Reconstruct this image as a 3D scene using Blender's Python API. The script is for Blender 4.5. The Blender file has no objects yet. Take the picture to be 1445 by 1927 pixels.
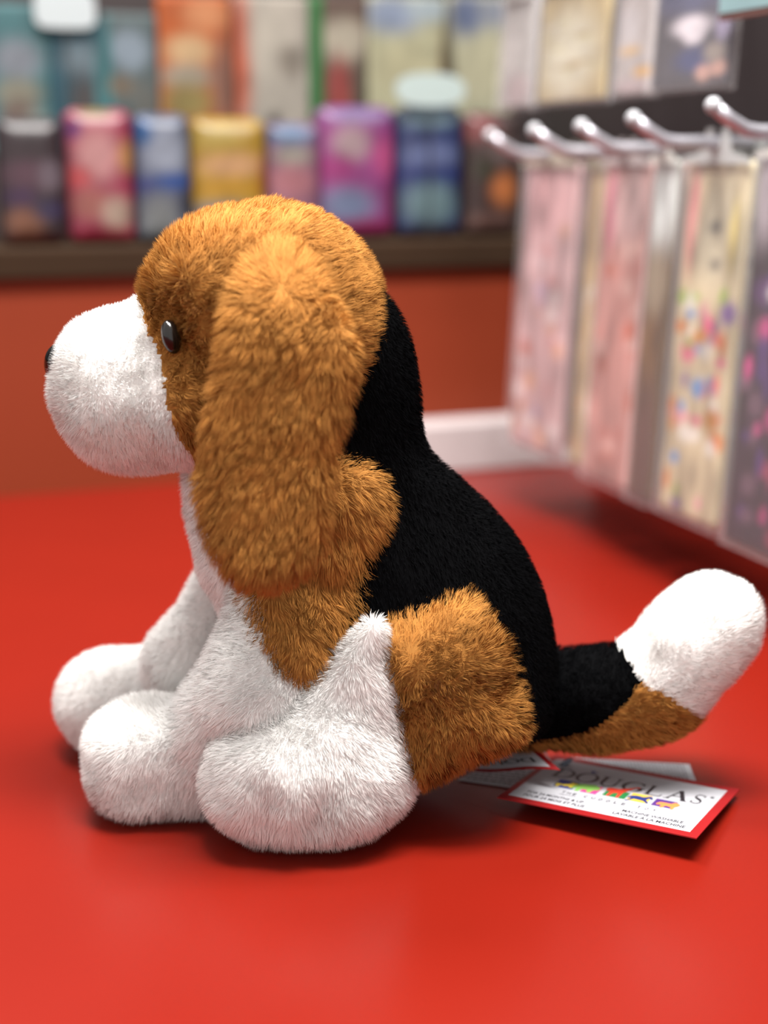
import bpy, bmesh, math, random
import numpy as np
from mathutils import Vector

# ------------------------------------------------------------------ camera, world, lights, exposure
SC = bpy.context.scene
COL = SC.collection
FPX, CX, CY = 2700.0, 722.5, 963.5            # focal length and centre in pixels of the 1445x1927 frame
PITCH = math.radians(14.0)
CAM = np.array([0.0, -0.72, 0.332])
cd = bpy.data.cameras.new('camera'); cam = bpy.data.objects.new('camera', cd); COL.objects.link(cam)
cam.location = CAM; cam.rotation_euler = (math.pi/2 - PITCH, 0, 0)
cd.sensor_fit = 'HORIZONTAL'; cd.sensor_width = 36.0; cd.lens = FPX*36.0/1445.0
cd.clip_start = 0.02
cd.dof.use_dof = True; cd.dof.focus_distance = 0.69; cd.dof.aperture_fstop = 4.2
SC.camera = cam
SC.view_settings.view_transform = 'Standard'; SC.view_settings.look = 'None'
SC.view_settings.gamma = 1.0; SC.view_settings.use_curve_mapping = False
SC.view_settings.exposure = 1.6
SC.cycles.max_bounces = 6; SC.cycles.diffuse_bounces = 3; SC.cycles.glossy_bounces = 2
W = bpy.data.worlds.new('shop_air'); SC.world = W; W.use_nodes = True
W.node_tree.nodes['Background'].inputs['Color'].default_value = (1.0, 0.97, 0.94, 1)
W.node_tree.nodes['Background'].inputs['Strength'].default_value = 0.42

def area_light(name, loc, sx, sy, watts, col=(1, 0.97, 0.93), aim=None):
    l = bpy.data.lights.new(name, 'AREA'); l.shape = 'RECTANGLE'; l.size = sx; l.size_y = sy
    l.energy = watts; l.color = col
    o = bpy.data.objects.new(name, l); COL.objects.link(o); o.location = loc
    if aim is not None:
        o.rotation_euler = (Vector(aim) - Vector(loc)).to_track_quat('-Z', 'Y').to_euler()
    return o
area_light('ceiling_lamp', (0.1, -0.22, 1.75), 0.8, 0.4, 31)
area_light('ceiling_lamp', (-0.55, 0.4, 1.75), 0.5, 0.4, 11)
area_light('ceiling_lamp', (0.5, -0.45, 1.75), 0.5, 0.4, 8, aim=(0.1, 0.1, 0.1))

# ------------------------------------------------------------------ helpers: picture geometry
_fw = np.array([0, math.cos(PITCH), -math.sin(PITCH)]); _up = np.array([0, math.sin(PITCH), math.cos(PITCH)])
_rt = np.array([1.0, 0, 0])
def ray(x, y): return _fw*FPX + _rt*(x-CX) - _up*(y-CY)
def on_z(x, y, z=0.0):
    d = ray(x, y); return CAM + d*((z-CAM[2])/d[2])
def on_y(x, y, Y):
    d = ray(x, y); return CAM + d*((Y-CAM[1])/d[1])
def on_plane(x, y, P, n):
    d = ray(x, y); return CAM + d*(((P-CAM)@n)/(d@n))
def project(P):
    d = P - CAM; z = d@_fw
    return CX + FPX*(d@_rt)/z, CY - FPX*(d@_up)/z
def lin(c):
    c = [v/255.0 for v in c]
    return tuple(v/12.92 if v <= 0.04045 else ((v+0.055)/1.055)**2.4 for v in c)

# ------------------------------------------------------------------ helpers: materials
def mat(name, rgb, rough=0.6, spec=0.4, noise=0.0, nscale=40.0, metal=0.0, bump=0.0, coat=0.0):
    m = bpy.data.materials.new(name); m.use_nodes = True; nt = m.node_tree
    b = nt.nodes['Principled BSDF']; c = lin(rgb)
    b.inputs['Base Color'].default_value = (*c, 1); b.inputs['Roughness'].default_value = rough
    b.inputs['Specular IOR Level'].default_value = spec; b.inputs['Metallic'].default_value = metal
    b.inputs['Coat Weight'].default_value = coat
    if noise or bump:
        tc = nt.nodes.new('ShaderNodeTexCoord')
        n = nt.nodes.new('ShaderNodeTexNoise'); n.inputs['Scale'].default_value = nscale; n.inputs['Detail'].default_value = 5
        nt.links.new(tc.outputs['Object'], n.inputs['Vector'])
        if noise:
            mx = nt.nodes.new('ShaderNodeMix'); mx.data_type = 'RGBA'
            mx.inputs[6].default_value = (*[v*(1-noise) for v in c], 1)
            mx.inputs[7].default_value = (*[min(1, v*(1+noise)) for v in c], 1)
            nt.links.new(n.outputs['Fac'], mx.inputs[0]); nt.links.new(mx.outputs[2], b.inputs['Base Color'])
        if bump:
            bp = nt.nodes.new('ShaderNodeBump'); bp.inputs['Strength'].default_value = bump; bp.inputs['Distance'].default_value = 0.001
            nt.links.new(n.outputs['Fac'], bp.inputs['Height']); nt.links.new(bp.outputs['Normal'], b.inputs['Normal'])
    return m
def print_mat(name, rough=0.45, spec=0.4, coat=0.0):
    """printed surface: the ink colours come from the point attribute 'ink'"""
    m = bpy.data.materials.new(name); m.use_nodes = True; nt = m.node_tree; b = nt.nodes['Principled BSDF']
    a = nt.nodes.new('ShaderNodeAttribute'); a.attribute_name = 'ink'
    nt.links.new(a.outputs['Color'], b.inputs['Base Color'])
    b.inputs['Roughness'].default_value = rough; b.inputs['Specular IOR Level'].default_value = spec
    b.inputs['Coat Weight'].default_value = coat
    return m
def fur_mat(name, rgb, rough=0.85, trans=0.25, spec=0.2):
    m = bpy.data.materials.new(name); m.use_nodes = True; nt = m.node_tree; b = nt.nodes['Principled BSDF']; c = lin(rgb)
    a = nt.nodes.new('ShaderNodeAttribute'); a.attribute_name = 'tint'
    vm = nt.nodes.new('ShaderNodeVectorMath'); vm.operation = 'SCALE'; vm.inputs[0].default_value = c
    nt.links.new(a.outputs['Fac'], vm.inputs['Scale'])
    nt.links.new(vm.outputs['Vector'], b.inputs['Base Color'])
    b.inputs['Roughness'].default_value = rough; b.inputs['Specular IOR Level'].default_value = spec
    tr = nt.nodes.new('ShaderNodeBsdfTranslucent'); nt.links.new(vm.outputs['Vector'], tr.inputs['Color'])
    mx = nt.nodes.new('ShaderNodeMixShader'); mx.inputs[0].default_value = trans
    nt.links.new(b.outputs[0], mx.inputs[1]); nt.links.new(tr.outputs[0], mx.inputs[2])
    nt.links.new(mx.outputs[0], nt.nodes['Material Output'].inputs['Surface'])
    return m

# ------------------------------------------------------------------ helpers: objects
def tag(o, label=None, cat=None, group=None, kind=None):
    if label: o['label'] = label
    if cat: o['category'] = cat
    if group: o['group'] = group
    if kind: o['kind'] = kind
    return o
def empty(name, loc, rz=0.0):
    o = bpy.data.objects.new(name, None); COL.objects.link(o); o.location = loc; o.rotation_euler = (0, 0, rz)
    o.empty_display_size = 0.02
    return o
def mesh_obj(name, verts, faces, m, parent=None, smooth=False, world=False):
    me = bpy.data.meshes.new(name); me.from_pydata([tuple(map(float, v)) for v in verts], [], [tuple(map(int, f)) for f in faces]); me.update()
    if m is not None: me.materials.append(m)
    if smooth: me.polygons.foreach_set('use_smooth', [True]*len(me.polygons))
    o = bpy.data.objects.new(name, me); COL.objects.link(o)
    if parent is not None:
        o.parent = parent
    return o
def bm_obj(name, bm, m, parent=None, smooth=False):
    me = bpy.data.meshes.new(name); bm.to_mesh(me); bm.free()
    if m is not None: me.materials.append(m)
    if smooth: me.polygons.foreach_set('use_smooth', [True]*len(me.polygons))
    o = bpy.data.objects.new(name, me); COL.objects.link(o)
    if parent is not None: o.parent = parent
    return o
def box_bm(x0, x1, y0, y1, z0, z1, bev=0.0, bm=None):
    bm = bm or bmesh.new()
    v = [bm.verts.new((x, y, z)) for z in (z0, z1) for y in (y0, y1) for x in (x0, x1)]
    fs = [bm.faces.new([v[i] for i in f]) for f in ((0,2,3,1),(4,5,7,6),(0,1,5,4),(2,6,7,3),(0,4,6,2),(1,3,7,5))]
    if bev:
        es = list({e for f in fs for e in f.edges})
        bmesh.ops.bevel(bm, geom=es, offset=bev, segments=3, profile=0.5, affect='EDGES')
    return bm
def tube_mesh(pts, rads, seg=10, cap=True):
    pts = [np.array(p, float) for p in pts]; V = []; Fc = []
    n = len(pts); up = None
    for i, p in enumerate(pts):
        t = pts[min(i+1, n-1)] - pts[max(i-1, 0)]; t /= np.linalg.norm(t)
        if up is None:
            a = np.array([0, 0, 1.0]) if abs(t[2]) < 0.9 else np.array([1.0, 0, 0]); up = np.cross(t, a)
        up = up - t*(up@t); up /= np.linalg.norm(up); s = np.cross(t, up)
        for k in range(seg):
            a = 2*math.pi*k/seg; V.append(p + (up*math.cos(a) + s*math.sin(a))*rads[i])
    for i in range(n-1):
        for k in range(seg):
            k2 = (k+1) % seg; Fc.append((i*seg+k, i*seg+k2, (i+1)*seg+k2, (i+1)*seg+k))
    if cap:
        Fc.append(tuple(range(seg-1, -1, -1))); Fc.append(tuple((n-1)*seg+k for k in range(seg)))
    return V, Fc

# ------------------------------------------------------------------ helpers: soft stuffed shapes (implicit surfaces)
def smooth_closed(pts, sub=5):
    P = np.array(pts, float); n = len(P); out = []
    for i in range(n):
        p0, p1, p2, p3 = P[i-1], P[i], P[(i+1) % n], P[(i+2) % n]
        for k in range(sub):
            t = k/sub
            out.append(0.5*((2*p1) + (-p0+p2)*t + (2*p0-5*p1+4*p2-p3)*t*t + (-p0+3*p1-3*p2+p3)*t**3))
    return np.array(out)
def poly_sdf(poly, X, Z):
    P = np.stack([X.ravel(), Z.ravel()], 1); a = poly; b = np.roll(poly, -1, 0)
    d2 = np.full(len(P), 1e9); ins = np.zeros(len(P), bool)
    for (ax, az), (bx, bz) in zip(a, b):
        ex, ez = bx-ax, bz-az; L = ex*ex+ez*ez+1e-12
        t = np.clip(((P[:, 0]-ax)*ex + (P[:, 1]-az)*ez)/L, 0, 1)
        d2 = np.minimum(d2, (P[:, 0]-ax-t*ex)**2 + (P[:, 1]-az-t*ez)**2)
        c = (az > P[:, 1]) != (bz > P[:, 1])
        if c.any():
            xi = ax + (P[:, 1]-az)*ex/(ez if abs(ez) > 1e-12 else 1e-12)
            ins ^= c & (P[:, 0] < xi)
    d = np.sqrt(d2); d[ins] *= -1
    return d.reshape(X.shape)
def blur2(A, n):
    for _ in range(n):
        B = np.pad(A, 1, mode='edge')
        A = (B[:-2, 1:-1]+B[2:, 1:-1]+B[1:-1, :-2]+B[1:-1, 2:]+4*B[1:-1, 1:-1])/8
    return A
class Grid:
    def __init__(s, lo, hi, h):
        s.h = h; s.lo = np.array(lo, float); n = np.ceil((np.array(hi)-s.lo)/h).astype(int)+1; s.n = n
        s.x, s.y, s.z = [s.lo[i]+h*np.arange(n[i]) for i in range(3)]
        s.X, s.Y, s.Z = np.meshgrid(s.x, s.y, s.z, indexing='ij')
def inflate(g, px, Yp, T, R, inset=0.0, yc=None, blur=4):
    """a stuffed panel: outline (pixels, unprojected on the plane y = Yp), half-thickness T, edge roundness R; yc(x, z) bends it"""
    pl = smooth_closed([on_y(x, y, Yp)[[0, 2]] for x, y in px])
    X2, Z2 = np.meshgrid(g.x, g.z, indexing='ij')
    s = blur2(poly_sdf(pl, X2, Z2), blur)
    u = np.minimum((-s-inset)/R, 1.0)[:, None, :]
    c = Yp if yc is None else yc(g.X, g.Z)
    Tt = T(g.X, g.Z) if callable(T) else T
    return (((g.Y-c)/(Tt-inset))**2 + (1-u)**2 - 1)*(R*0.5)
def ellip(g, c, r, rz=0.0, tilt=0.0):
    X, Y, Z = g.X-c[0], g.Y-c[1], g.Z-c[2]
    if rz: X, Y = X*math.cos(rz)+Y*math.sin(rz), -X*math.sin(rz)+Y*math.cos(rz)
    if tilt: X, Z = X*math.cos(tilt)+Z*math.sin(tilt), -X*math.sin(tilt)+Z*math.cos(tilt)
    k0 = np.sqrt((X/r[0])**2+(Y/r[1])**2+(Z/r[2])**2)+1e-9
    k1 = np.sqrt((X/r[0]**2)**2+(Y/r[1]**2)**2+(Z/r[2]**2)**2)+1e-9
    return k0*(k0-1)/k1
def puff(g, c, r, p=2.7, rz=0.0):
    X, Y, Z = g.X-c[0], g.Y-c[1], g.Z-c[2]
    if rz: X, Y = X*math.cos(rz)+Y*math.sin(rz), -X*math.sin(rz)+Y*math.cos(rz)
    k = (np.abs(X/r[0])**p+np.abs(Y/r[1])**p+np.abs(Z/r[2])**p)**(1/p)
    return (k-1)*min(r)
def cone(g, a, ra, b, rb):
    a = np.array(a); b = np.array(b); ab = b-a; L = ab@ab
    t = np.clip(((g.X-a[0])*ab[0]+(g.Y-a[1])*ab[1]+(g.Z-a[2])*ab[2])/L, 0, 1)
    return np.sqrt((g.X-a[0]-t*ab[0])**2+(g.Y-a[1]-t*ab[1])**2+(g.Z-a[2]-t*ab[2])**2) - (ra+(rb-ra)*t)
def smin(a, b, k):
    h = np.maximum(k-np.abs(a-b), 0)/k
    return np.minimum(a, b)-h*h*k*0.25
def smax(a, b, k): return -smin(-a, -b, k)
def hash3(i, j, k, s):
    v = (i.astype(np.int64)*73856093) ^ (j.astype(np.int64)*19349663) ^ (k.astype(np.int64)*83492791) ^ (s*2654435761)
    v = (v ^ (v >> 13))*1274126177 & 0x7fffffff
    v = (v ^ (v >> 15))*1103515245 & 0x7fffffff
    return ((v >> 5) & 0xffff)/65535.0
def vnoise(P, cell, seed=1):
    q = P/cell; i = np.floor(q).astype(np.int64); f = q-i; f = f*f*(3-2*f); r = 0
    for a in (0, 1):
        for b in (0, 1):
            for c in (0, 1):
                w = (f[..., 0] if a else 1-f[..., 0])*(f[..., 1] if b else 1-f[..., 1])*(f[..., 2] if c else 1-f[..., 2])
                r = r + w*hash3(i[..., 0]+a, i[..., 1]+b, i[..., 2]+c, seed)
    return r*2-1
def lumps(g, F, amp, cell, seed=1):
    m = np.abs(F) < amp*3+g.h*3
    P = np.stack([g.X[m], g.Y[m], g.Z[m]], -1)
    F = F.copy(); F[m] += amp*vnoise(P, cell, seed) + 0.5*amp*vnoise(P, cell*0.45, seed+7)
    return F
def nets(g, F):
    """naive surface nets: smooth quad mesh of F = 0"""
    ins = F < 0
    def cr(o): return ins[o[0]:ins.shape[0]-1+o[0], o[1]:ins.shape[1]-1+o[1], o[2]:ins.shape[2]-1+o[2]]
    C = [(a, b, c) for a in (0, 1) for b in (0, 1) for c in (0, 1)]
    tot = sum(cr(o).astype(np.int8) for o in C); act = (tot > 0) & (tot < 8)
    idx = -np.ones(act.shape, np.int64); I = np.argwhere(act); idx[act] = np.arange(len(I))
    acc = np.zeros((len(I), 3)); cnt = np.zeros(len(I))
    for o in C:
        for ax in range(3):
            if o[ax]: continue
            o2 = list(o); o2[ax] = 1
            a = F[I[:, 0]+o[0], I[:, 1]+o[1], I[:, 2]+o[2]]; b = F[I[:, 0]+o2[0], I[:, 1]+o2[1], I[:, 2]+o2[2]]
            m = (a < 0) != (b < 0); t = np.where(m, a/np.where(m, a-b, 1), 0)
            p = np.tile(np.array(o, float), (len(I), 1)); p[:, ax] += t
            acc[m] += p[m]; cnt[m] += 1
    V = g.lo + g.h*(I+acc/cnt[:, None]); Q = []
    for ax in range(3):
        s0 = [slice(None)]*3; s1 = [slice(None)]*3; s0[ax] = slice(0, -1); s1[ax] = slice(1, None)
        ch = ins[tuple(s0)] != ins[tuple(s1)]; E = np.argwhere(ch)
        b, c = (ax+1) % 3, (ax+2) % 3
        E = E[(E[:, b] > 0) & (E[:, c] > 0) & (E[:, b] < F.shape[b]-1) & (E[:, c] < F.shape[c]-1)]
        up = ins[E[:, 0], E[:, 1], E[:, 2]]
        def cell(db, dc):
            k = E.copy(); k[:, b] -= db; k[:, c] -= dc; return idx[k[:, 0], k[:, 1], k[:, 2]]
        q = np.stack([cell(1, 1), cell(0, 1), cell(0, 0), cell(1, 0)], 1)
        q[~up] = q[~up][:, ::-1]; Q.append(q)
    return V, np.concatenate(Q)
def vnormals(V, Q):
    n = np.cross(V[Q[:, 2]]-V[Q[:, 0]], V[Q[:, 3]]-V[Q[:, 1]]); N = np.zeros_like(V)
    for k in range(4): np.add.at(N, Q[:, k], n)
    return N/(np.linalg.norm(N, axis=1)[:, None]+1e-12)

FUR = 1.0        # strand density factor
def unit(a): return a/(np.linalg.norm(a, axis=-1)[..., None]+1e-12)
def fur_part(name, V, Q, m, parent, length=0.006, dens=1.7e6, width=0.00034, comb=(0, 0, -0.4), lift=1.0, clump=0.45, cell=0.005, messy=0.35, tintv=0.22, seed=0, tmean=1.0, avoid=None, soft=0.0):
    """one fabric panel of the toy: its skin and its pile in one mesh"""
    rng = np.random.default_rng(seed+11)
    used = np.unique(Q); N = vnormals(V, Q)
    remap = -np.ones(len(V), np.int64); remap[used] = np.arange(len(used)); SV, SN, SQ = V[used], N[used], remap[Q]
    tri = np.concatenate([SQ[:, [0, 1, 2]], SQ[:, [0, 2, 3]]])
    ar = 0.5*np.linalg.norm(np.cross(SV[tri[:, 1]]-SV[tri[:, 0]], SV[tri[:, 2]]-SV[tri[:, 0]]), axis=1)
    cen_n = unit(SN[tri].sum(1)); cen_p = SV[tri].mean(1)
    w = ar*np.where(cen_n[:, 1] > 0.45, 0.35, 1.0)*np.where(cen_p[:, 2] < 0.002, 0.2, 1.0)
    if avoid is not None: w = w*np.where(avoid(cen_p), 0.0, 1.0)
    n = int(w.sum()*dens*FUR)
    t = rng.choice(len(tri), n, p=w/w.sum())
    b = rng.random((n, 2)); fl = b.sum(1) > 1; b[fl] = 1-b[fl]; b = np.column_stack([1-b.sum(1), b])
    P = (SV[tri[t]]*b[..., None]).sum(1); Nn = unit((SN[tri[t]]*b[..., None]).sum(1))
    cb = comb(P, Nn) if callable(comb) else np.tile(np.array(comb, float), (n, 1))
    cb = cb - Nn*(cb*Nn).sum(1)[:, None]
    nz = np.stack([vnoise(P, 0.012, seed+31+k) + 0.6*vnoise(P, 0.005, seed+41+k) for k in range(3)], 1)
    D = unit(Nn*lift + cb + nz*messy + rng.normal(size=(n, 3))*0.13)
    bad = (D*Nn).sum(1) < 0.12; D[bad] = unit(D[bad]+Nn[bad]*0.35)
    L = length*(0.75+0.4*rng.random(n))*(1+0.18*vnoise(P, 0.02, seed+5))
    # tufts: tips lean to the nearest tuft centre
    ci = np.floor(P/cell).astype(np.int64); best = np.full(n, 1e9); bp = P.copy()
    for a in (-1, 0, 1):
        for bb in (-1, 0, 1):
            for c in (-1, 0, 1):
                q = ci+np.array([a, bb, c])
                fp = np.stack([q[:, k]+hash3(q[:, 0], q[:, 1], q[:, 2], 100+seed+k) for k in range(3)], 1)*cell
                d = ((fp-P)**2).sum(1); mk = d < best; best[mk] = d[mk]; bp[mk] = fp[mk]
    off = bp-P; off -= Nn*(off*Nn).sum(1)[:, None]
    bend = cb*0.35 + np.array([0, 0, -0.10])
    mid = P + D*(L*0.5)[:, None] + off*(clump*0.35)
    tip = P + D*(L*0.95)[:, None] + off*clump + bend*(L*0.35)[:, None]
    for A in (mid, tip): A[:, 2] = np.maximum(A[:, 2], 0.0006)
    root = P - Nn*0.0006
    S = unit(np.cross(D, Nn*0.4 + rng.normal(size=(n, 3)))); G = np.cross(S, D)
    sg = np.where((G*Nn).sum(1) < 0, -1.0, 1.0); S *= sg[:, None]; G *= sg[:, None]
    wd = width*(0.7+0.6*rng.random(n))[:, None]
    FV = np.stack([root-S*wd*0.5, root+S*wd*0.5, mid+S*wd*0.42, mid-S*wd*0.42, tip], 1).reshape(-1, 3)
    fn = unit(Nn*(0.75+soft)+G*(0.55-0.4*soft))
    FN = np.repeat(fn, 5, 0); FN = FN.reshape(n, 5, 3); FN[:, 4] = unit(fn+D*0.3); FN = FN.reshape(-1, 3)
    tv = tmean*(1+tintv*rng.normal(size=n)*0.6 + tintv*0.7*vnoise(P, 0.006, seed+3) + tintv*0.6*vnoise(P, 0.025, seed+4))
    FT = np.repeat(np.clip(tv, 0.35, 1.6), 5)
    nS = len(SV); k = nS+np.arange(n)*5
    quads = np.concatenate([SQ, np.stack([k, k+1, k+2, k+3], 1)]); tris = np.stack([k+3, k+2, k+4], 1)
    AV = np.concatenate([SV, FV]); AN = np.concatenate([SN, FN]); AT = np.concatenate([np.full(nS, tmean*0.9), FT])
    me = bpy.data.meshes.new(name)
    me.vertices.add(len(AV)); me.vertices.foreach_set('co', AV.astype(np.float32).ravel())
    loops = np.concatenate([quads.ravel(), tris.ravel()]).astype(np.int32)
    st = np.concatenate([np.arange(len(quads))*4, len(quads)*4+np.arange(len(tris))*3]).astype(np.int32)
    me.loops.add(len(loops)); me.loops.foreach_set('vertex_index', loops)
    me.polygons.add(len(st)); me.polygons.foreach_set('loop_start', st)
    me.polygons.foreach_set('use_smooth', np.ones(len(st), bool))
    me.update(calc_edges=True)
    at = me.attributes.new('tint', 'FLOAT', 'POINT'); at.data.foreach_set('value', AT.astype(np.float32))
    me.normals_split_custom_set_from_vertices(AN.astype(np.float32))
    me.materials.append(m)
    o = bpy.data.objects.new(name, me); COL.objects.link(o); o.parent = parent
    return o
def pxy(V):
    d = V-CAM; z = d@_fw
    return CX+FPX*(d@_rt)/z, CY-FPX*(d@_up)/z
def in_poly(px, x, y):
    P = np.array(px, float); ins = np.zeros(len(x), bool)
    for (ax, ay), (bx, by) in zip(P, np.roll(P, -1, 0)):
        c = (ay > y) != (by > y); ins ^= c & (x < ax+(y-ay)*(bx-ax)/((by-ay) if by != ay else 1e-9))
    return ins

# ------------------------------------------------------------------ setting: counter, riser, shelf, back wall
RA = on_z(0, 935); RB = on_z(980, 862)
ALPHA = math.atan2(RB[1]-RA[1], RB[0]-RA[0])
UU = np.array([math.cos(ALPHA), math.sin(ALPHA), 0]); VV = np.array([-math.sin(ALPHA), math.cos(ALPHA), 0]); ZZ = np.array([0, 0, 1.0])
def riser_uz(x, y, off=0.0):                      # picture point on the riser plane moved back by off: (u, z)
    P = on_plane(x, y, RA+VV*off, VV); return (P-RA)@UU, P[2]
M_red = mat('red_laminate', (105, 19, 9), rough=0.30, spec=0.22, noise=0.06, nscale=9, bump=0.02)
M_riser = mat('red_riser_paint', (110, 40, 18), rough=0.6, spec=0.2, noise=0.05, nscale=5)
M_brown = mat('brown_shelf_edge', (40, 26, 14), rough=0.85, spec=0.15, noise=0.15, nscale=14)
M_dark = mat('dark_panel', (34, 24, 24), rough=0.7, noise=0.1)
M_white = mat('white_plastic', (172, 162, 162), rough=0.4)
BG = empty('shelf_frame', RA, ALPHA)
def bg_box(name, u0, u1, v0, v1, z0, z1, m, bev=0.0, kind='structure', parent=None):
    o = bm_obj(name, box_bm(u0, u1, v0, v1, z0, z1, bev), m)
    o.location = RA; o.rotation_euler = (0, 0, ALPHA)
    if kind: o['kind'] = kind
    return o
bpy.data.objects.remove(BG)
bg_box('floor', -1.6, 1.2, -1.9, 0.62, -0.04, 0.0, M_red)
_, z_sb = riser_uz(0, 526); _, z_st = riser_uz(0, 468)
u_cut, _ = riser_uz(640, 700); u_end = 0.62
bg_box('wall_riser', -1.6, u_cut, 0.0, 0.03, 0.0, z_sb, M_riser)
bg_box('wall_recess', u_cut, 0.9, 0.0, 0.03, 0.0, z_sb, M_riser)
bg_box('trim_2', u_cut, 0.9, -0.045, 0.0, 0.0, riser_uz(850, 783)[1], M_white, bev=0.003)
bg_box('trim_1', -1.6, 0.9, -0.012, 0.42, z_sb, z_st, M_brown, bev=0.003)
bg_box('wall_back', -1.6, 1.2, 0.42, 0.45, 0.0, 1.1, M_dark)
M_step = mat('dark_tier', (40, 30, 28), rough=0.6)
bg_box('trim_3', -1.6, 1.0, 0.16, 0.42, z_st, z_st+0.085, M_step)
# ------------------------------------------------------------------ the plush dog
YM = -0.012                                        # its plane of symmetry
M_tan = fur_mat('tan_plush', (174, 120, 58))
M_wht = fur_mat('white_plush', (250, 248, 246), trans=0.35)
M_blk = fur_mat('black_plush', (3, 3, 4), rough=0.8, trans=0.05, spec=0.03)
dog = empty('plush_dog', (0, YM, 0))
tag(dog, 'brown, black and white plush beagle puppy sitting in profile on the red counter', 'plush dog')
LOC = np.array([0, YM, 0])
def dog_part(name, V, Q, m, **k):
    return fur_part(name, V-LOC, Q, m, dog, **{**k, 'comb': (lambda P, N, c=k['comb']: c(P+LOC, N)) if callable(k.get('comb')) else k.get('comb', (0, 0, -0.4))})
def far_side(V):                                   # the pattern of the far side mirrors the near one
    M = V.copy(); M[:, 1] = np.where(M[:, 1] > YM, 2*YM-M[:, 1], M[:, 1]); return M

# ---- head and muzzle: one stuffed form, two fabrics
HEAD = [(262,545),(268,508),(290,475),(312,440),(350,410),(400,388),(450,377),(500,372),(550,374),(600,384),(640,410),(672,447),(698,490),(718,535),(730,580),(732,625),(724,680),(705,725),(680,765),(640,810),(570,850),(480,870),(400,865),(355,850),(325,800),(300,740),(285,660),(270,600)]
MUZ = [(262,560),(225,570),(185,577),(150,590),(125,610),(104,638),(93,680),(86,735),(95,780),(110,815),(140,848),(180,873),(225,887),(275,891),(330,888),(375,875),(430,830),(440,700),(400,600),(330,560)]
g = Grid((-0.185, -0.085, 0.14), (0.02, 0.065, 0.325), 0.0025)
F = inflate(g, HEAD, YM, 0.060, 0.047, inset=0.004)
eye_c = on_y(322, 634, -0.0575)
F = smin(F, ellip(g, on_y(355, 730, -0.030), (0.026, 0.032, 0.036)), 0.02)                                              # cheek
F = smin(F, inflate(g, MUZ, YM, 0.046, 0.036, inset=0.0042), 0.010)
F = smax(F, -(np.sqrt((g.X-eye_c[0]+0.004)**2+(g.Y-eye_c[1]+0.012)**2+(g.Z-eye_c[2])**2)-0.011), 0.012)                  # eye socket
F = smax(F, -cone(g, on_y(335, 585, -0.078), 0.005, on_y(285, 600, -0.064), 0.007), 0.02)                                # crease over the eye
F = smax(F, -cone(g, on_y(585, 420, -0.064), 0.004, on_y(700, 560, -0.075), 0.006), 0.02)                                # seam behind the ear
F = smax(F, -smin(cone(g, on_y(455, 480, -0.068), 0.004, on_y(402, 620, -0.082), 0.007), cone(g, on_y(402, 620, -0.082), 0.008, on_y(372, 800, -0.080), 0.008), 0.01), 0.015)   # fold in front of the ear
F = smax(F, -ellip(g, on_y(245, 690, -0.069), (0.030, 0.010, 0.006)), 0.02)
F = lumps(g, F, 0.0013, 0.02, 3)
V, Q = nets(g, F)
hx, hy = pxy(far_side(V))
keep = in_poly([(0,400),(250,400),(258,560),(276,625),(303,672),(306,745),(325,805),(352,850),(385,900),(380,1000),(0,1000)], hx, hy)
kq = keep[Q].sum(1) >= 2
def head_comb(P, N):
    c = np.zeros_like(P); c[:, 0] = 0.65; c[:, 2] = 0.2; c[:, 2] -= np.clip((0.25-P[:, 2])*8, 0, 0.7); return c
dog_part('head', V, Q[~kq], M_tan, length=0.0066, comb=head_comb, lift=0.9, clump=0.5, cell=0.006, messy=0.5, seed=1, dens=2.2e6, width=0.0003, soft=0.3)
dog_part('muzzle', V, Q[kq], M_wht, length=0.0046, comb=(0.4, 0, -0.1), clump=0.28, cell=0.004, messy=0.3, tintv=0.03, seed=2, dens=2.3e6, width=0.00028, soft=0.6)

# ---- nose and eyes
M_gloss = mat('black_glossy_plastic', (10, 10, 11), rough=0.08, spec=0.6)
M_eye = mat('brown_black_glass', (14, 10, 8), rough=0.16, spec=0.45)
bm = bmesh.new(); bmesh.ops.create_uvsphere(bm, u_segments=24, v_segments=16, radius=1)
for v in bm.verts:
    y, z = v.co.y, v.co.z
    v.co.y *= 0.75+0.25*(z+1)/2*1.3; v.co.z += 0.15*abs(y)
nose = bm_obj('nose', bm, M_gloss, dog, True); c = on_y(117, 688, YM)-LOC
nose.location = c; nose.scale = (0.0085, 0.015, 0.0115)
for s in (1, -1):
    bm = bmesh.new(); bmesh.ops.create_uvsphere(bm, u_segments=24, v_segments=16, radius=1)
    o = bm_obj('eye', bm, M_eye, dog, True)
    c = on_y(322, 634, -0.0575)-LOC; c[1] *= s
    o.location = c; o.scale = (0.0044, 0.0052, 0.0080); o.rotation_euler = (0, math.radians(-12), 0)

# ---- ears
EAR = [(525,440),(480,455),(445,490),(420,545),(406,610),(395,680),(382,745),(369,805),(362,860),(364,920),(377,985),(400,1040),(430,1080),(470,1103),(512,1112),(558,1098),(598,1070),(624,1030),(638,980),(642,920),(645,870),(652,820),(666,765),(680,705),(684,650),(668,600),(640,550),(605,500),(570,460)]
g = Grid((-0.12, -0.118, 0.10), (0.01, -0.03, 0.31), 0.0022)
zt, zm, zb = on_y(500, 450, -0.07)[2], on_y(500, 650, -0.07)[2], on_y(500, 1100, -0.07)[2]
def ear_y(X, Z):
    t = np.clip((Z-zm)/(zt-zm), 0, 1.2); b = np.clip((zm-Z)/(zm-zb), 0, 1)
    return -0.088 + 0.029*t**1.6 - 0.008*b + 0.003*np.sin((X+0.05)*70)
F = inflate(g, EAR, -0.088, 0.0125, 0.016, inset=0.0042, yc=ear_y)
F = lumps(g, F, 0.0016, 0.022, 21)
V, Q = nets(g, F)
pit = on_y(527, 545, -0.08)
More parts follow.
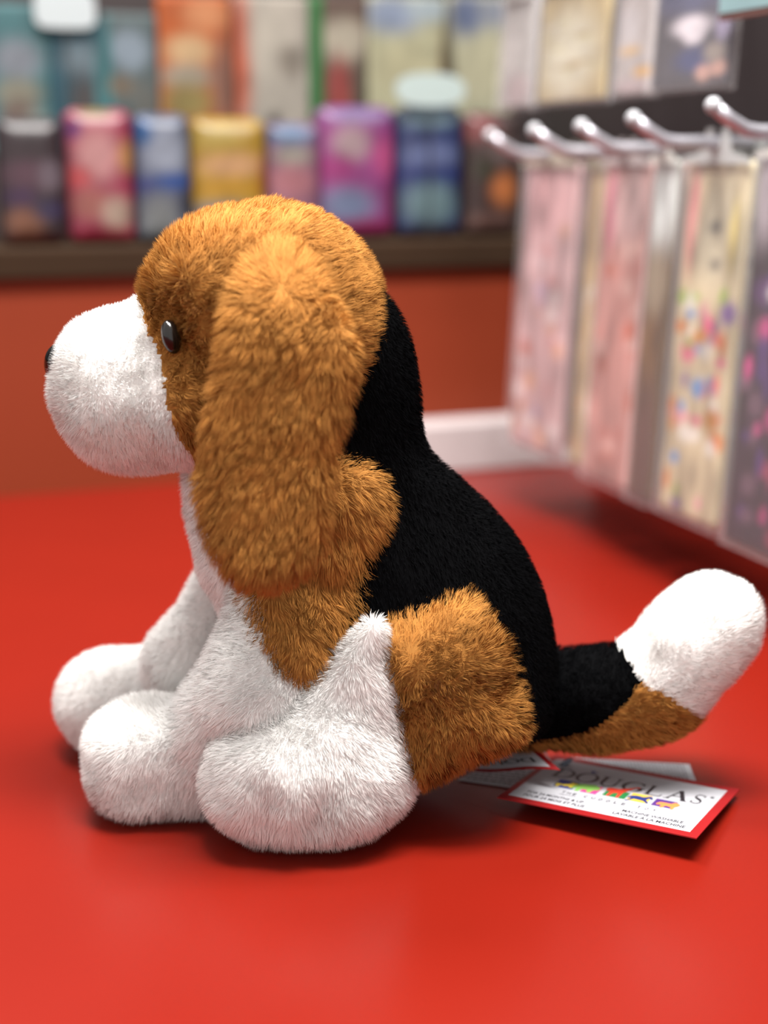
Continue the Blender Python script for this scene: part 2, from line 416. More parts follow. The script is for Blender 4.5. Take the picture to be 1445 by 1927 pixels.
def ear_comb(P, N):
    c = np.zeros_like(P); c[:, 0] = -0.35; c[:, 2] = -0.75
    d = P-pit; r = np.linalg.norm(d[:, [0, 2]], axis=1); k = np.clip(1-(r-0.02)/0.02, 0, 1)*np.clip(0.6+d[:, 2]/0.02, 0, 1)
    rad = np.zeros_like(P); rad[:, [0, 2]] = d[:, [0, 2]]/(r[:, None]+1e-6)
    edge = np.clip((P[:, 0]+0.03)/0.03, 0, 1)[:, None]*np.array([0.7, 0, 0.35])
    return c*(1-k[:, None]) + 0.8*rad*k[:, None] + edge
dog_part('ear', V, Q, M_tan, length=0.0078, comb=ear_comb, lift=0.75, clump=0.5, cell=0.006, messy=0.4, seed=3, dens=2.2e6, width=0.0003, soft=0.3)
Vm = V.copy(); Vm[:, 1] = 2*YM-Vm[:, 1]
dog_part('ear', Vm, Q[:, ::-1], M_tan, length=0.0078, comb=ear_comb, lift=0.75, clump=0.5, cell=0.006, messy=0.4, seed=4, dens=1.0e6, width=0.0003, soft=0.3)

# ---- body: black back, white chest
BODY = [(560,560),(650,520),(728,545),(765,600),(788,670),(799,740),(801,800),(822,850),(868,893),(920,938),(968,988),(1000,1040),(1022,1095),(1038,1155),(1049,1220),(1052,1300),(1042,1340),(1012,1374),(940,1400),(800,1436),(600,1436),(490,1430),(450,1380),(435,1250),(405,1130),(375,1080),(357,1000),(346,930),(346,880),(380,800),(450,680)]
g = Grid((-0.135, -0.085, -0.006), (0.115, 0.062, 0.29), 0.003)
def bT(X, Z): return 0.038+0.026*np.clip((0.16-Z)/0.10, 0, 1)
F = inflate(g, BODY, YM, bT, 0.055, inset=0.0025)
F = smax(F, -(g.Z-0.0015), 0.008)
F = lumps(g, F, 0.0012, 0.028, 31)
V, Q = nets(g, F)
hx, hy = pxy(far_side(V))
CHEST = [(200,800),(420,800),(440,1000),(462,1120),(520,1180),(600,1212),(690,1222),(730,1300),(730,1600),(200,1600)]
wq = in_poly(CHEST, hx, hy)[Q].sum(1) >= 2
dog_part('chest', V, Q[wq], M_wht, length=0.0054, comb=(0.1, 0, -0.6), clump=0.28, cell=0.004, messy=0.3, tintv=0.03, seed=5, dens=2.2e6, width=0.00027, soft=0.6)
dog_part('back', V, Q[~wq], M_blk, length=0.0032, comb=(0.25, 0, -0.8), lift=0.8, clump=0.35, cell=0.003, messy=0.3, tintv=0.35, seed=6, dens=1.3e6, width=0.0003)

# ---- near and far shoulder (brown upper arm)
SHO = [(590,840),(650,850),(702,876),(740,918),(756,968),(748,1020),(736,1065),(730,1115),(724,1155),(706,1184),(672,1222),(640,1270),(596,1304),(545,1296),(498,1268),(464,1228),(442,1178),(428,1125),(430,1060),(480,960),(540,870)]
g = Grid((-0.105, -0.105, 0.03), (0.02, 0.0, 0.20), 0.0024)
def sho_y(X, Z): return -0.036 - 0.027*np.clip((0.13-Z)/0.06, 0, 1)
F = inflate(g, SHO, -0.055, 0.025, 0.023, inset=0.004, yc=sho_y)
F = lumps(g, F, 0.0014, 0.02, 41)
V, Q = nets(g, F)
dog_part('shoulder', V, Q, M_tan, length=0.0070, comb=(0.25, 0, -0.75), lift=0.85, clump=0.5, cell=0.006, messy=0.45, seed=7, dens=2.2e6, width=0.0003, soft=0.3)
Vm = V.copy(); Vm[:, 1] = 2*YM-Vm[:, 1]
dog_part('shoulder', Vm, Q[:, ::-1], M_tan, length=0.0070, comb=(0.25, 0, -0.75), clump=0.5, cell=0.006, messy=0.45, seed=8, dens=1.0e6, width=0.0003, soft=0.3)

# ---- forelegs with their paws
def at(x, y, z): return on_z(x, y, z)
g = Grid((-0.185, -0.115, -0.006), (0.0, -0.005, 0.15), 0.0024)
paw = on_z(296, 1424, 0.0285)
F = puff(g, paw, (0.0345, 0.029, 0.0265), 3.1, rz=math.radians(8))
F = smin(F, ellip(g, paw+np.array([0.028, 0.004, -0.003]), (0.026, 0.023, 0.023)), 0.012)
A, B = on_y(492, 1135, -0.042), on_y(492, 1310, -0.047)
F = smin(F, cone(g, A, 0.015, B, 0.0285), 0.02)
F = smin(F, cone(g, B, 0.027, paw+np.array([0.020, 0.003, -0.001]), 0.020), 0.022)
F = smin(F, cone(g, on_y(575, 1285, -0.048), 0.014, on_y(540, 1380, -0.048), 0.024), 0.015)
for tx, ty in ((250, 1470), (330, 1470)):
    F = smax(F, -cone(g, on_y(tx, ty-18, paw[1]-0.038), 0.003, on_y(tx+6, ty+40, paw[1]-0.036), 0.004), 0.012)
F = smax(F, -(g.Z-0.001), 0.006); F = lumps(g, F, 0.0014, 0.018, 51)
V, Q = nets(g, F)
dog_part('foreleg', V, Q, M_wht, length=0.0054, comb=(-0.3, 0, -0.45), clump=0.28, cell=0.005, messy=0.3, tintv=0.03, seed=9, dens=2.2e6, width=0.00027, soft=0.6)
g = Grid((-0.20, -0.045, -0.006), (-0.03, 0.075, 0.17), 0.0024)
paw = on_z(248, 1318, 0.029)
F = ellip(g, paw, (0.036, 0.030, 0.027), rz=math.radians(-6))
F = smin(F, ellip(g, paw+np.array([-0.018, -0.004, 0.0]), (0.022, 0.026, 0.022)), 0.012)
A, B = on_y(428, 1085, 0.018), on_y(368, 1240, 0.026)
F = smin(F, smin(cone(g, A, 0.014, B, 0.020), cone(g, B, 0.021, paw+np.array([0.022, 0.0, 0.002]), 0.026), 0.02), 0.012)
F = smax(F, -(g.Z-0.001), 0.006); F = lumps(g, F, 0.0014, 0.018, 61)
V, Q = nets(g, F)
dog_part('foreleg', V, Q, M_wht, length=0.0054, comb=(-0.3, 0, -0.45), clump=0.28, cell=0.005, messy=0.3, tintv=0.03, seed=10, dens=2.2e6, width=0.00027, soft=0.6)

# ---- hind legs: brown thigh, white shank and paw
THI = [(690,1165),(755,1132),(820,1112),(878,1106),(920,1134),(955,1180),(976,1232),(992,1290),(1004,1345),(1000,1376),(955,1402),(895,1433),(825,1464),(760,1474),(705,1400),(680,1270)]
g = Grid((-0.03, -0.11, -0.006), (0.10, 0.03, 0.14), 0.0024)
F = inflate(g, THI, -0.047, 0.034, 0.030, inset=0.004)
F = smax(F, -(g.Z-0.0015), 0.006); F = lumps(g, F, 0.0016, 0.02, 71)
V, Q = nets(g, F)
def thi_comb(P, N):
    c = np.zeros_like(P); c[:, 0] = 0.15; c[:, 2] = 0.25-np.clip((0.10-P[:, 2])*9, 0, 0.75); return c
dog_part('thigh', V, Q, M_tan, length=0.0070, comb=thi_comb, lift=0.9, clump=0.5, cell=0.006, messy=0.5, seed=12, dens=2.2e6, width=0.0003, soft=0.3)
Vm = V.copy(); Vm[:, 1] = 2*YM-Vm[:, 1]
dog_part('thigh', Vm, Q[:, ::-1], M_tan, length=0.0070, comb=thi_comb, clump=0.5, cell=0.006, messy=0.5, seed=13, dens=1.0e6, width=0.0003, soft=0.3)
g = Grid((-0.115, -0.135, -0.006), (0.045, -0.03, 0.13), 0.0024)
paw = on_z(574, 1453, 0.0355)
F = puff(g, paw, (0.0480, 0.034, 0.0330), 2.4)
F = smin(F, ellip(g, paw+np.array([-0.012, -0.004, 0.002]), (0.030, 0.030, 0.029)), 0.012)
A, B = on_y(704, 1183, -0.070), on_y(650, 1325, -0.058)
F = smin(F, cone(g, A, 0.005, B, 0.026), 0.014)
F = smin(F, cone(g, on_y(708, 1300, -0.060), 0.012, on_y(728, 1450, -0.058), 0.011), 0.016)
for tx in (500, 600):
    F = smax(F, -cone(g, on_y(tx, 1500, paw[1]-0.040), 0.002, on_y(tx, 1560, paw[1]-0.036), 0.003), 0.012)
F = smax(F, -(g.Z-0.001), 0.006); F = lumps(g, F, 0.0014, 0.02, 81)
V, Q = nets(g, F)
pc = paw.copy()
def paw_comb(P, N):
    d = P-pc; c = np.zeros_like(P); c[:, 0] = d[:, 0]*9; c[:, 2] = -0.55; return c
dog_part('hind_leg', V, Q, M_wht, length=0.0054, comb=paw_comb, clump=0.28, cell=0.0055, messy=0.3, tintv=0.03, seed=14, dens=2.2e6, width=0.00027, soft=0.6)
Vm = V.copy(); Vm[:, 1] = 2*YM-Vm[:, 1]
dog_part('hind_leg', Vm, Q[:, ::-1], M_wht, length=0.0054, comb=(-0.2, 0, -0.4), clump=0.28, cell=0.0055, messy=0.3, tintv=0.03, seed=15, dens=1.0e6, width=0.00027, soft=0.6)

# ---- tail
g = Grid((0.055, -0.06, -0.006), (0.225, 0.06, 0.155), 0.0024)
T0, T1, T2, T3 = on_y(1000, 1312, 0.004), on_y(1140, 1314, 0.0), on_y(1232, 1298, -0.004), on_y(1340, 1168, -0.006)
F = smin(cone(g, T0, 0.026, T1, 0.0235), cone(g, T1, 0.0235, T2, 0.0225), 0.012)
F = smin(F, cone(g, T2, 0.0215, T3, 0.0225), 0.012)
F = smin(F, ellip(g, on_y(1296, 1216, -0.005), (0.036, 0.024, 0.025), tilt=math.radians(48)), 0.01)
F = smax(F, -(g.Z-0.0012), 0.006); F = lumps(g, F, 0.0013, 0.02, 91)
V, Q = nets(g, F)
hx, hy = pxy(far_side(V))
WT = [(1150,1180),(1150,1205),(1178,1235),(1205,1285),(1260,1312),(1310,1345),(1500,1345),(1500,900),(1180,900)]
BT = [(960,1398),(1040,1392),(1110,1375),(1165,1340),(1210,1285),(1330,1330),(1330,1480),(960,1480)]
wv, bv = in_poly(WT, hx, hy), in_poly(BT, hx, hy)
wq = wv[Q].sum(1) >= 2; bq = (~wq) & (bv[Q].sum(1) >= 2); kq = ~(wq | bq)
tail = empty('tail', (0, 0, 0)); tail.parent = dog
def tp(name, q, m, **k):
    o = fur_part(name, V-LOC, q, m, tail, **k); return o
tp('tail_tip', Q[wq], M_wht, length=0.0054, comb=(0.5, 0, 0.4), clump=0.28, cell=0.005, messy=0.3, tintv=0.03, seed=16, dens=2.2e6, width=0.00027, soft=0.6)
tp('tail_underside', Q[bq], M_tan, length=0.0058, comb=(0.6, 0, 0.3), clump=0.5, cell=0.005, messy=0.4, seed=17, dens=2.2e6, width=0.0003, soft=0.3)
tp('tail_top', Q[kq], M_blk, length=0.0045, comb=(0.6, 0, 0.2), clump=0.4, cell=0.004, messy=0.4, tintv=0.35, seed=18, width=0.0003)
# ------------------------------------------------------------------ goods: soft printed packs
M_print = print_mat('printed_film', rough=0.4, spec=0.45)
M_matte = print_mat('printed_card', rough=0.65, spec=0.3)
def ink_of(fx, fy, base, blobs, seed, speck=0.06):
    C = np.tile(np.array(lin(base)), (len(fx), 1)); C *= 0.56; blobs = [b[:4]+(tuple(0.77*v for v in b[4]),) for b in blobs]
    for (cx, cy, rx, ry, col) in blobs:
        r = np.sqrt(((fx-cx)/rx)**2+((fy-cy)/ry)**2); w = np.clip((1.5-r)/1.1, 0, 1); w = w*w*(3-2*w)
        C = C*(1-w[:, None])+np.array(lin(col))*w[:, None]
    P = np.stack([fx*3, fy*4, np.zeros_like(fx)], 1)
    return np.clip(C*(1+speck*3*vnoise(P, 0.35, seed)[:, None]), 0, 1)
def pack_mesh(name, w, h, t, base, blobs, seed, m, bulge=0.4, corner=0.1, nx=22, nz=30, back=None, speck=0.06):
    """upright pouch or carton: x across, y depth (front at -t/2), z up from 0"""
    fx, fz = np.meshgrid(np.linspace(0, 1, nx), np.linspace(0, 1, nz), indexing='ij')
    X = (fx-0.5)*w; Z = fz*h
    cr = corner*w; ez = np.clip((cr-np.minimum(Z, h-Z))/cr, 0, 1); X = X*(1-2*corner*(1-np.sqrt(np.maximum(0, 1-ez**2)))*1.0)
    e = np.minimum(np.minimum(fx, 1-fx)*w, np.minimum(fz, 1-fz)*h)/(0.5*min(w, h))
    prof = (1-bulge)+bulge*np.sqrt(np.clip(1-(1-np.clip(e*1.6, 0, 1))**2, 0, 1))
    Yf = -t/2*prof; Yb = t/2*prof
    n = nx*nz; id_ = np.arange(n).reshape(nx, nz)
    V = np.concatenate([np.stack([X, Yf, Z], -1).reshape(-1, 3), np.stack([X, Yb, Z], -1).reshape(-1, 3)])
    q = np.stack([id_[:-1, :-1], id_[1:, :-1], id_[1:, 1:], id_[:-1, 1:]], -1).reshape(-1, 4)
    ring = np.concatenate([id_[:, 0], id_[-1, 1:], id_[-2::-1, -1], id_[0, -2:0:-1]]); r2 = np.roll(ring, -1)
    side = np.stack([r2, ring, ring+n, r2+n], 1)
    Fc = np.concatenate([q, (q+n)[:, ::-1], side])
    me = bpy.data.meshes.new(name); me.from_pydata(V.tolist(), [], Fc.tolist()); me.update()
    ink = ink_of(fx.ravel(), 1-fz.ravel(), base, blobs, seed, speck)
    bk = np.tile(np.array(lin(back or base)), (n, 1))
    A = np.concatenate([ink, bk]); A = np.concatenate([A, np.ones((2*n, 1))], 1)
    at_ = me.attributes.new('ink', 'FLOAT_COLOR', 'POINT'); at_.data.foreach_set('color', A.astype(np.float32).ravel())
    me.polygons.foreach_set('use_smooth', np.ones(len(me.polygons), bool)); me.materials.append(m)
    return me
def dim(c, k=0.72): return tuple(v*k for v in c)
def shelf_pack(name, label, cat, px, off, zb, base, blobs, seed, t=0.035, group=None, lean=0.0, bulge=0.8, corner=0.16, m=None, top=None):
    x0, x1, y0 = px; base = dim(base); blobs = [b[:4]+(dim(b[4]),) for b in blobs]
    u0, _ = riser_uz(x0, 300, off); u1, _ = riser_uz(x1, 300, off); zt = top if top else riser_uz((x0+x1)/2, y0, off)[1]
    w, h = u1-u0, zt-zb
    me = pack_mesh(name, w, h, t, base, blobs, seed, m or M_print, bulge, corner)
    P = RA+UU*((u0+u1)/2)+VV*(off+t/2); P = np.array([P[0], P[1], zb+0.0005])
    o = bpy.data.objects.new(name, me); COL.objects.link(o); o.location = P; o.rotation_euler = (lean, 0, ALPHA)
    tag(o, label, cat, group)
    return o
LOW = [
 ('snack_pouch', 'dark plum pouch with an orange patch, leftmost of the lower shelf row', (-5,122,222), (58,44,50), [(.45,.45,.4,.12,(96,62,78)),(.8,.45,.2,.12,(125,110,122)),(.3,.62,.25,.08,(70,40,80)),(.35,.82,.3,.12,(150,95,70)),(.75,.72,.25,.08,(55,45,85)),(.5,.99,.6,.06,(165,60,45))]),
 ('snack_pouch', 'pink and red pouch between the plum pouch and the blue one', (126,254,205), (178,62,92), [(.45,.34,.34,.2,(226,160,160)),(.9,.35,.16,.12,(222,158,96)),(.15,.5,.2,.08,(214,80,84)),(.3,.7,.28,.12,(190,110,100)),(.7,.77,.24,.13,(206,176,156)),(.5,.99,.7,.09,(208,42,66)),(.45,.02,.3,.05,(140,120,60)),(.12,.15,.12,.07,(110,50,120))]),
 ('snack_pouch', 'pale blue pouch with a deep blue band right of the pink pouch', (256,362,215), (96,104,132), [(.55,.3,.42,.2,(168,178,198)),(.14,.14,.16,.1,(36,98,166)),(.7,.52,.5,.07,(38,82,164)),(.15,.55,.2,.06,(60,70,140)),(.4,.82,.4,.2,(134,138,140)),(.85,.7,.15,.12,(60,66,84))]),
 ('snack_pouch', 'bright yellow pouch with a peach band above the dog’s head', (364,506,222), (206,162,52), [(.55,.38,.5,.1,(234,178,122)),(.3,.16,.35,.1,(196,166,70)),(.5,.56,.7,.08,(214,158,36)),(.35,.8,.5,.12,(152,152,164)),(.95,.5,.08,.2,(190,100,40))]),
 ('snack_pouch', 'mauve pouch with a slate blue top right of the yellow pouch', (506,608,232), (164,112,138), [(.4,.1,.5,.1,(92,124,166)),(.45,.28,.36,.09,(176,170,158)),(.4,.5,.45,.14,(204,130,140)),(.2,.85,.4,.12,(96,70,80))]),
 ('snack_pouch', 'purple and magenta pouch right above the dog’s ear', (602,750,200), (168,76,148), [(.4,.28,.24,.14,(196,166,172)),(.2,.46,.25,.1,(176,52,132)),(.85,.38,.18,.15,(214,88,150)),(.5,.06,.5,.07,(128,96,158)),(.35,.74,.36,.14,(132,146,186)),(.6,.95,.5,.09,(196,52,116)),(.95,.8,.08,.3,(150,40,80))]),
 ('snack_pouch', 'navy blue pouch with pale teal patches, second from the rack', (752,876,200), (52,66,122), [(.45,.09,.46,.08,(122,152,168)),(.5,.37,.44,.1,(118,132,184)),(.5,.52,.6,.05,(38,54,130)),(.48,.74,.42,.17,(128,160,168)),(.5,.98,.6,.05,(120,90,110))]),
 ('snack_pouch', 'dark brown pouch with an orange disc beside the rack', (880,985,212), (72,52,50), [(.2,.12,.35,.12,(156,84,84)),(.6,.3,.35,.12,(120,100,98)),(.68,.62,.26,.14,(222,128,68)),(.3,.45,.2,.1,(70,66,50)),(.4,.9,.5,.1,(120,84,76))]),
]
for i, (nm, lb, px, base, blobs) in enumerate(LOW):
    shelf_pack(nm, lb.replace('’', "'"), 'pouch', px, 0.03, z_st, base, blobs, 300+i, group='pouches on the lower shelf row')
UPP = [
 ('teal activity book with a grey and tan cover, top left corner', (-20,104,8), (74,128,134), [(.5,.36,.38,.14,(148,154,166)),(.5,.58,.36,.1,(156,150,130)),(.5,.72,.3,.1,(128,104,92)),(.78,.84,.28,.13,(160,176,166)),(.1,.97,.15,.06,(120,160,160))]),
 ('dark teal activity book left of the grey-blue one', (106,204,40), (40,92,110), [(.58,.28,.4,.13,(124,144,156)),(.6,.62,.26,.24,(78,70,70)),(.9,.5,.1,.4,(74,130,134))]),
 ('grey-blue activity book with a grey disc left of the orange book', (204,304,26), (92,108,110), [(.48,.26,.38,.14,(154,170,186)),(.05,.5,.12,.5,(60,132,138)),(.75,.64,.26,.18,(114,114,108)),(.4,.84,.25,.16,(60,56,56)),(.3,.5,.25,.08,(130,112,92))]),
 ('orange activity book with a cream and olive picture', (306,440,-8), (206,94,18), [(.66,.12,.32,.1,(236,152,96)),(.42,.34,.34,.1,(232,190,138)),(.38,.5,.4,.08,(172,160,140)),(.38,.66,.38,.12,(164,142,74)),(.88,.55,.14,.3,(148,98,80)),(.5,.9,.6,.08,(176,84,28))]),
 ('cream book with a red-orange edge and a black spot', (448,584,-8), (202,192,178), [(.02,.4,.2,.5,(206,92,56)),(.5,.3,.3,.22,(212,202,186)),(.5,.78,.1,.06,(52,48,48)),(.75,.4,.2,.1,(150,138,124)),(.7,.95,.3,.1,(180,150,146))]),
 ('narrow green spined book between the cream and the red one', (585,612,-8), (52,128,62), [(.5,.9,.6,.15,(70,96,56))]),
 ('red and cream book right of the green spine', (612,692,-8), (104,78,66), [(.45,.28,.6,.14,(206,194,172)),(.35,.6,.3,.22,(172,64,58)),(.85,.6,.2,.25,(88,76,60)),(.5,.95,.5,.12,(96,92,84))]),
 ('cream and blue book with a teal foot, left one of the pair', (694,836,-8), (206,202,164), [(.3,.12,.4,.12,(158,172,200)),(.8,.08,.3,.08,(190,206,214)),(.5,.45,.45,.16,(214,206,164)),(.5,.82,.6,.09,(112,158,140)),(.98,.5,.06,.3,(150,116,74))]),
 ('cream and blue book with a teal foot, right one of the pair', (846,960,-8), (204,200,168), [(.25,.12,.3,.14,(104,118,156)),(.7,.1,.3,.1,(150,156,172)),(.5,.45,.4,.18,(212,206,170)),(.5,.82,.6,.09,(110,156,140)),(.02,.5,.06,.3,(96,88,62))]),
]
for i, (lb, px, base, blobs) in enumerate(UPP):
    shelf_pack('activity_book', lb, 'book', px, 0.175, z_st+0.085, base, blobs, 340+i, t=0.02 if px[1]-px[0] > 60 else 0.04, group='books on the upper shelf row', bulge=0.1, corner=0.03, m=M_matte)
M_rackwire = mat('dark_wire', (70, 66, 66), rough=0.4, metal=0.6)
def price_card(label, px, off, y0, y1, rim, col):
    u0 = riser_uz(px[0], y0, off)[0]; u1 = riser_uz(px[1], y0, off)[0]; zt = riser_uz(px[0], y0, off)[1]; zb = riser_uz(px[0], y1, off)[1]
    root = empty('price_card', tuple(RA+UU*((u0+u1)/2)+VV*off+ZZ*zb), ALPHA); tag(root, label, 'price card', 'white price cards on the shelf')
    w, h = u1-u0, zt-zb; bm = bmesh.new(); n = 28; ring = []
    for k in range(n):
        a = 2*math.pi*k/n; ex = 0.5
        x = math.copysign(abs(math.cos(a))**rim, math.cos(a))*w/2; z = h/2+math.copysign(abs(math.sin(a))**rim, math.sin(a))*h/2
        ring.append(bm.verts.new((x, 0, z)))
    f = bm.faces.new(ring); r = bmesh.ops.extrude_face_region(bm, geom=[f])
    bmesh.ops.translate(bm, vec=(0, 0.002, 0), verts=[v for v in r['geom'] if isinstance(v, bmesh.types.BMVert)])
    bmesh.ops.recalc_face_normals(bm, faces=bm.faces)
    bm_obj('card', bm, mat('price_card_white', col, rough=0.35), root)
    foot = min(h*0.2, 0.01); zs = z_st if off < 0.17 else z_st+0.085
    bm_obj('holder', box_bm(-0.0008, 0.0008, 0.002, 0.0036, zs-zb+0.0006, foot, 0.0003), M_rackwire, root)
price_card('white rounded price card in front of the teal books', (62, 178), 0.165, -20, 52, 0.45, (140, 146, 148))
price_card('white oval price card above the navy blue pouch', (745, 876), 0.02, 136, 200, 0.8, (138, 150, 148))

# ------------------------------------------------------------------ rack of hanging packs
RO = on_z(1330, 1000, 0.06)                       # a point on the plane of the front packs
def rack_vz(x, y, off=0.0):
    P = on_plane(x, y, RO+UU*off, UU); return (P-RO)@VV, P[2]
M_chrome = mat('satin_chrome', (180, 178, 186), rough=0.42, metal=0.8)
M_film = bpy.data.materials.new('clear_film'); M_film.use_nodes = True
_b = M_film.node_tree.nodes['Principled BSDF']; _b.inputs['Base Color'].default_value = (0.92, 0.9, 0.92, 1); _b.inputs['Roughness'].default_value = 0.2
_b.inputs['Alpha'].default_value = 0.07; _b.inputs['Specular IOR Level'].default_value = 0.25
M_rack = mat('rack_panel_dark', (30, 22, 24), rough=0.6, noise=0.1)
v_far = (RA+VV*0.1-RO)@VV + ((RA-RO)@VV)*0
def rack_box(name, off0, off1, v0, v1, z0, z1, m, kind='structure'):
    o = bm_obj(name, box_bm(v0, v1, -off1, -off0, z0, z1, 0.001), m); o.location = (RO[0], RO[1], 0); o.rotation_euler = (0, 0, ALPHA+math.pi/2)
    if kind: o['kind'] = kind
    return o
rack_box('wall_rack', 0.17, 0.19, -0.9, v_far, 0.0, 1.0, M_rack)
def rack_pos(v, off, z): return RO*np.array([1, 1, 0])+VV*v+UU*off+ZZ*z
def hang_pack(name, label, v0, v1, z0, z1, off, base, blobs, seed, group, hook_z, header=(236, 236, 232), t=0.010, film=True, speck=0.1, cat='sticker pack', hh=0.003, tilt=-0.05):
    w, h = v1-v0, z1-z0
    root = empty(name, tuple(rack_pos((v0+v1)/2, off, z0)), ALPHA-math.pi/2); root.rotation_euler[0] = tilt
    tag(root, label, cat, group)
    me = pack_mesh('printed_sheet', w*0.92, h*0.985, t*0.6, base, blobs, seed, M_print, 0.3, 0.02, nx=26, nz=60, speck=speck)
    o = bpy.data.objects.new('printed_sheet', me); COL.objects.link(o); o.parent = root; o.location = (0, 0, 0.004)
    if film:
        bm_obj('clear_sleeve', box_bm(-w/2, w/2, -t/2-0.0008, t/2, 0.0, h, 0.0012), M_film, root)
    hm = mat('header_card', dim(header, 0.72), rough=0.5)
    # euro-slot hang tab: a card with a notch for the hook
    top = hook_z-z0+0.010; hw = w*0.5
    pts = [(-hw, h-hh), (hw, h-hh), (hw, h+0.001), (hw*0.45, h+0.005), (hw*0.30, top), (0.006, top), (0.006, top-0.008), (-0.006, top-0.008), (-0.006, top), (-hw*0.30, top), (-hw*0.45, h+0.005), (-hw, h+0.001)]
    n = len(pts); Vv = [(x, -t/2-0.0016, z) for x, z in pts]+[(x, -t/2-0.0008, z) for x, z in pts]
    Fs = [tuple(range(n)), tuple(range(2*n-1, n-1, -1))]+[((k+1) % n, k, k+n, (k+1) % n+n) for k in range(n)]
    mesh_obj('header', Vv, Fs, hm, root)
    return root
def hook(label, v, z, tip):
    root = empty('display_hook', tuple(rack_pos(v, 0.17, z)), 0); tag(root, label, 'hook', 'chrome display hooks on the rack')
    P0 = np.zeros(3); d = -UU
    pts = [d*0.0, d*(0.17-tip-0.035), d*(0.17-tip-0.025)+ZZ*0.0015, d*(0.17-tip-0.012)+ZZ*0.008, d*(0.17-tip)+ZZ*0.016]
    Vv, Fs = tube_mesh(pts, [0.0048]*5, 12); mesh_obj('rod', Vv, Fs, M_chrome, root, True)
    bm = bmesh.new(); bmesh.ops.create_uvsphere(bm, u_segments=14, v_segments=10, radius=0.0056)
    b_ = bm_obj('ball_tip', bm, mat('white_tip', (150, 150, 154), rough=0.3), root, True); b_.location = tuple(d*(0.17-tip)+ZZ*0.016)
    Vv, Fs = tube_mesh([d*0.001, d*0.006], [0.013, 0.012], 16); mesh_obj('mount', Vv, Fs, M_chrome, root, True)
ST = [(214,120,40),(90,150,210),(230,160,170),(120,90,160),(150,180,80),(226,110,90),(240,236,226),(214,150,60),(230,90,140)]
def stickers(n, seed, y0=0.3, cols=ST, r=0.07):
    rr = random.Random(seed); return [(rr.uniform(.08, .92), rr.uniform(y0, .97), rr.uniform(.5, 1.3)*r*1.6, rr.uniform(.5, 1.2)*r*0.45, rr.choice(cols)) for _ in range(n)]
def col(x): return rack_vz(x, 650)[0]
zb_ = 0.06; z_h = 0.315
PINK = [(206,150,150),(226,196,200),(196,120,110),(214,160,130),(170,150,176),(232,214,214)]
z_top = rack_vz(1330, 300)[1]; z_hook = rack_vz(1420, 250)[1]
G_ = 'sticker packs hanging on the lower rack hooks'
RACK = [   # label, px left, px right, off, base, blobs
 ('pale pink sticker pack on the farthest hook', 962, 1062, 0.0, (204,168,170), [(.5,.12,.6,.14,(212,166,168))]+stickers(26, 1, .2, PINK), (206,196,180), z_top-0.004),
 ('cream and gold sticker pack between the two pink ones', 1064, 1101, 0.008, (196,172,130), [(.5,.2,.5,.2,(178,150,104))]+stickers(16, 2, .3, [(226,206,180),(210,160,110),(228,220,206),(200,170,120)]), (176,168,150), z_top-0.006),
 ('salmon pink sticker pack with a rose stripe', 1105, 1196, 0.0, (200,146,138), [(.2,.14,.12,.12,(214,110,140)),(.6,.12,.4,.14,(204,170,168))]+stickers(24, 3, .22, [(196,110,90),(206,140,130),(222,180,170),(190,120,110)]), (200,190,190), z_top-0.002),
 ('white topped sticker pack with a dark brown lower half', 1200, 1247, -0.003, (104,80,54), [(.5,.10,.8,.16,(214,222,220)),(.5,.36,.5,.10,(150,136,112)),(.4,.55,.4,.1,(122,90,50)),(.5,.85,.5,.2,(96,66,56))], (236,236,230), z_top),
 ('cream sticker pack with scattered bright stickers and a pink stripe', 1252, 1374, 0.0, (206,192,158), [(.16,.16,.10,.14,(222,130,136)),(.6,.2,.4,.14,(200,192,164)),(.55,.18,.1,.02,(110,110,100)),(.6,.28,.09,.015,(120,118,104)),(.85,.2,.08,.1,(214,196,120))]+stickers(46, 4, .36, r=.06), (214,216,216), z_top),
 ('dark purple sticker pack at the right edge of the picture', 1392, 1520, -0.004, (46,28,50), [(.03,.5,.09,.7,(30,30,34)),(.5,.10,.6,.14,(206,196,204)),(.5,.26,.3,.05,(30,28,30)),(.4,.34,.3,.04,(96,60,120))]+stickers(34, 5, .3, [(70,40,110),(190,70,130),(120,90,110),(36,30,50),(196,190,196),(150,60,90)]), (228,226,222), z_top+0.004),
]
for i, (lb, x0, x1, off, base, blobs, hd, zt) in enumerate(RACK):
    v1, v0 = col(x0), col(x1)
    vc = (v0+v1)/2; zh = z_hook-[0.014, 0.013, 0.012, 0.010, 0.006, 0.0][i]
    hang_pack('sticker_pack', lb, v0, v1, zb_, zt, off, base, blobs, 400+i, G_, zh, hd, speck=0.16)
    if i == 1: continue
    hook(['chrome hook farthest along the lower row', '', 'second chrome hook from the far end', 'third chrome hook, above the white topped pack', 'fourth chrome hook, above the cream sticker pack', 'nearest chrome hook at the right edge of the picture'][i], vc, zh, [-0.05, 0, -0.074, -0.066, -0.060, -0.056][i])
    for k in (1, 2):
        hang_pack('sticker_pack', lb.split(' on the')[0].split(' at the')[0]+(', next behind the front one' if k == 1 else ', last of its queue'), v0+0.002*k, v1-0.001*k, zb_+0.002*k, zt, off+0.03*k, base, blobs, 400+i, 'sticker packs queued behind the front ones', zh, hd)
def ucol(x): return rack_vz(x, 100)[0]
